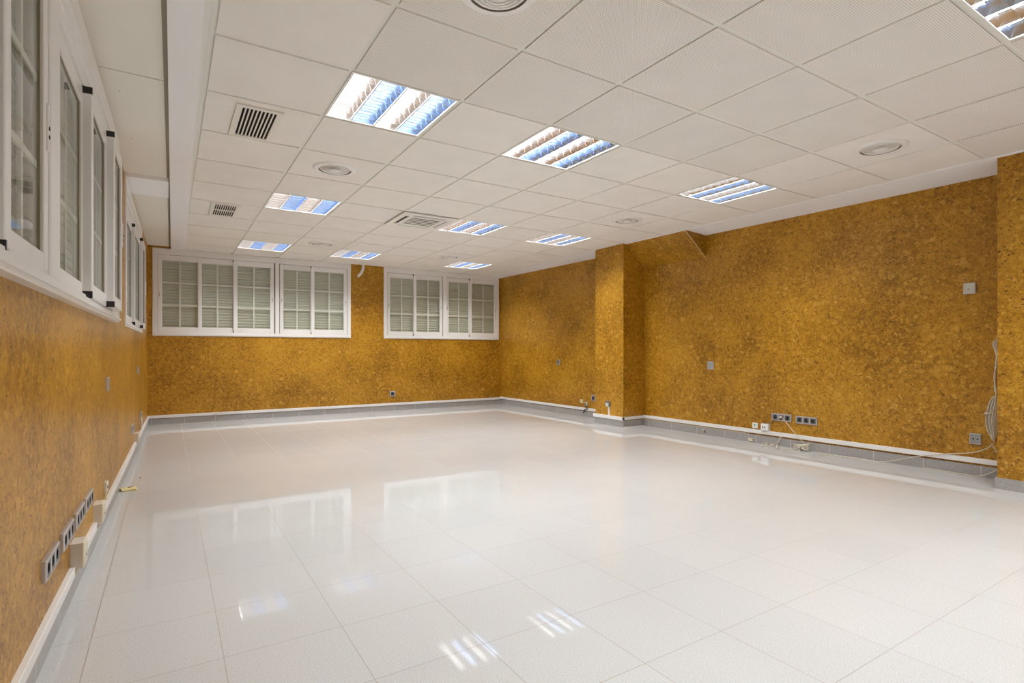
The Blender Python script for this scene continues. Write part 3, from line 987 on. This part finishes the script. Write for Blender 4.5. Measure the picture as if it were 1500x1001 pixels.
# small brown tag stuck on the skirting and a chip of wall by the hose
root = thing('cable_clip', 'tiny brown clip on the grey skirting right of the far column', 'clip', wpos('right', 4.155, .040, .011), RZ['right'])
b = MB(); b.rbox(-.008, -.008, -.016, .008, 0, .012, .002); b.build('body', 'brownp', root)
b = MB(); b.tube(spline([(-.006,-.005,.010),(-.022,-.008,.022),(-.034,-.004,.012)],5), .0022, 6); b.build('hook', 'cable_w', root)

# drain hose from the ceiling between the far windows
p = [(2.625, YB-.045, CEIL+.02), (2.615, YB-.05, 2.27), (2.585, YB-.055, 2.21), (2.535, YB-.06, 2.150)]
b = MB(); b.tube(spline(p, 8), .022, 16)
tag(b.build('drain_hose', 'pvc', smooth=True), 'short bent white drain hose poking from the ceiling between the far windows', 'hose')

# ------------------------------------------------------------------ loose cables
def cable(name, label, pts, r, m='cable', cat='cable', sub=8, extra=None):
    b = MB(); b.tube(spline(pts, sub), r, 8)
    if not extra:
        return tag(b.build(name, m, smooth=True), label, cat)
    root = thing(name, label, cat)
    b.build('cord', m, root, smooth=True)
    return root
W = wpos
# power cord plugged into the middle socket, tied in a bundle at its end
pl = W('right', 3.238, .300, .012)
root = thing('power_cord', 'white power cord slanting from the triple socket to its tied bundle on the floor', 'power cord')
b = MB(); b.tube(spline([W('right',3.238,.297,.030), W('right',3.20,.29,.045), W('right',3.08,.17,.05), W('right',2.97,.06,.05), W('right',2.955,.035,.055)], 8), .0036, 8)
b.build('cord', 'cable', root, smooth=True)
b = MB(); b.tube([W('right',3.238,.297,.004), W('right',3.236,.297,.034)], [.016,.010], 12); b.build('plug', 'cable_w', root, smooth=True)
c0 = W('right', 2.985, 0, .085)
for k in range(6):
    a = .085 + .02*random.random()
    hh_ = .018 + .012*k
    off = .006*(k-2.5)
    pts = []
    for q in range(13):
        t = 2*PI*q/12
        x = a*math.cos(t); yv = .016*math.sin(t)*(1+.25*k/5) * (0.35 + abs(math.cos(t)))
        pts.append((c0.x + yv*.9 + off*.5, c0.y + x*.75, max(.006, .020 + hh_*.5 + .020*math.sin(t+k)*abs(math.cos(t)))))
    b = MB(); b.tube(spline(pts, 4), .0038, 8); b.build('bundle_loop', 'cable', root, smooth=True)
b = MB(); b.lathe((c0.x, c0.y, .024), [(.020,-.006),(.023,0),(.020,.006)], 14, ax='y'); b.build('cable_tie', 'insert', root)

# second cord coming out of the trunking, with a loose knot and plug
root = thing('power_cord', 'white cord dropping from the trunking into a loose knot on the floor', 'power cord')
k0 = W('right', 3.29, 0, .06)
pts = [W('right',3.235,.10,.020), W('right',3.245,.06,.032), W('right',3.275,.015,.05)]
kn = [(.00,.0),(-.03,.03),(-.01,.085),(.05,.06),(.035,-.02),(-.02,-.035),(-.055,.02),(-.045,.075),(.0,.06),(.03,.0)]
pts += [Vector((k0.x - .045 - a*1.5, k0.y + c*.9, .006 + .011*(i_ % 3))) for i_, (a, c) in enumerate(kn)]
b = MB(); b.tube(spline(pts, 6), .0042, 8); b.build('cord', 'cable', root, smooth=True)
b = MB(); b.tube([(k0.x-.005, k0.y-.045, .020),(k0.x-.07, k0.y-.085, .014),(k0.x-.14, k0.y-.125, .009)], [.006,.011,.006], 10); b.build('plug', 'cable', root, smooth=True)
cable('cable', 'white lead lying on the floor between the two cord bundles',
      [W('right',3.22,.005,.075), W('right',3.14,.004,.10), W('right',3.06,.004,.09), W('right',2.98,.006,.10)], .0032)
# small plug hanging from the trunking on a thin lead
root = thing('hanging_plug', 'small cream plug hanging on a thin lead under the right trunking', 'plug')
b = MB(); b.rbox(-.026, -.020, -.016, .026, 0, .016, .003)
o = b.build('body', 'cream', root); o.location = W('right', 3.568, .024, .014); o.rotation_euler = (0, 0, RZ['right'])
b = MB(); b.tube([W('right',3.60,.10,.02), W('right',3.59,.07,.024), W('right',3.58,.038,.024)], .0016, 6); b.build('lead', 'cable_w', root)
cable('cable', 'thin dark lead linking the slotted white box to the triple socket',
      [W('right',3.42,.213,.02), W('right',3.38,.222,.008), W('right',3.345,.225,.006), W('right',3.33,.25,.005), W('right',3.32,.262,.005)], .0018, 'insert')
# black lead at the splitter by the far column
cable('cable', 'short black lead curling under the brown cable splitter',
      [W('right',6.235,.17,.03), W('right',6.20,.15,.034), W('right',6.19,.12,.03), W('right',6.25,.105,.03), W('right',6.27,.075,.025), W('right',6.29,.055,.02)], .0065, 'black')
# bundle of cables hanging beside the near column
root = thing('cable_bundle', 'bundle of pale cables hanging against the side of the near column', 'cable bundle')
rnd = random.Random(3)
for k in range(12):
    dd = .006 + .007*(k % 4) + .003*rnd.random()
    ph = rnd.random()
    zb = .27 + .07*rnd.random()
    pts = []
    if k < 3:
        pts += [W('right', 1.524+.004*k, 1.10-.02*k, .006), W('right', 1.536+.008*k, 1.03, .008+.004*k), W('right', 1.529+.003*k, .94, .008)]
    if k < 5:
        pts += [W('right', 1.531+.004*(k%3), .86, dd*.7), W('right', 1.540+.006*(k%2), .78, dd*.7), W('right', 1.535+.004*(k%3), .69, dd*.7)]
    s_ = (k - 3)*.0050
    pts += [W('right', 1.532+.35*s_, .63, dd), W('right', 1.540+.9*s_, .55+.02*ph, dd), W('right', 1.545+1.0*s_+.01*ph, .44, dd+.006),
            W('right', 1.545+.75*s_, .35, dd+.004), W('right', 1.550+.2*s_, zb, dd)]
    b = MB(); b.tube(spline(pts, 6), .0042, 8); b.build('cable_strand', 'cable' if k % 2 else 'cable_w', root, smooth=True)
b = MB(); b.tube([W('right',1.600,.494,.03), W('right',1.585,.497,.04), W('right',1.560,.494,.03)], [.007,.008,.005], 10); b.build('plug', 'cable_w', root, smooth=True)
cable('cable', 'pale cable swooping from the hanging bundle down across the trunking to the floor',
      [W('right',1.545,.27,.035), W('right',1.59,.225,.03), W('right',1.68,.180,.025), W('right',1.84,.145,.024), W('right',2.05,.09,.035), W('right',2.30,.006,.05), W('right',2.52,.005,.07), W('right',2.80,.005,.12)], .0034)
cable('cable', 'pale cable running from the hanging bundle into the column corner',
      [W('right',1.555,.27,.04), W('right',1.53,.22,.04), W('right',1.50,.17,.04), W('right',1.47,.14,.04)], .0034)
cable('cable', 'pale cable looping from the trunking end down onto the floor by the near column',
      [W('right',1.475,.135,.024), W('right',1.50,.10,.035), W('right',1.56,.045,.045), W('right',1.64,.008,.05), W('right',1.76,.005,.045), W('right',1.98,.005,.035)], .0038)
cable('cable', 'thin dark lead crossing the far trunking near the left corner',
      [(.30, YB-.030, .018), (.42, YB-.024, .05), (.52, YB-.027, .085), (.60, YB-.025, .110), (.66, YB-.020, .126)], .0024, 'insert_light')

# loose bits on the floor
root = thing('loose_cover_plate', 'yellowish plastic trunking cover lying on the floor by the left wall', 'cover plate', (-.232, 4.665, 0), math.radians(14))
b = MB(); b.add([(-.046,-.045,.0),(.036,-.050,.0),(.052,-.01,.0),(.050,.045,.0),(-.044,.048,.0),
                 (-.046,-.045,.010),(.030,-.050,.010),(.050,-.01,.003),(.046,.045,.013),(-.044,.048,.014)],
                [(0,1,2,3,4),(5,6,7,8,9),(0,1,6,5),(1,2,7,6),(2,3,8,7),(3,4,9,8),(4,0,5,9)])
b.build('plate', 'yellow', root)
b = MB(); b.tube([(.0,.022,.014),(.030,.026,.013)], .004, 8); b.build('clip', 'brownp', root)
b = MB(); b.tube(spline([(-.045,-.03,.004),(-.065,-.034,.006),(-.085,-.02,.012)],5), .0025, 6); b.build('lead', 'insert', root)
b = MB(); b.lathe((-.180, 5.05, .0), [(0,.008),(.006,.007),(.008,.003),(.006,0)], 8)
tag(b.build('debris_bit', 'brownp'), 'tiny dark crumb of debris on the floor near the left wall', 'debris')
b = MB(); b.box(-.22, -.009, 0, .22, .009, .011)
o = b.build('white_strip', 'pvc'); o.location = (5.115, C1A-.032, 0.0)
tag(o, 'thin white strip lying on the floor at the foot of the far column', 'strip')
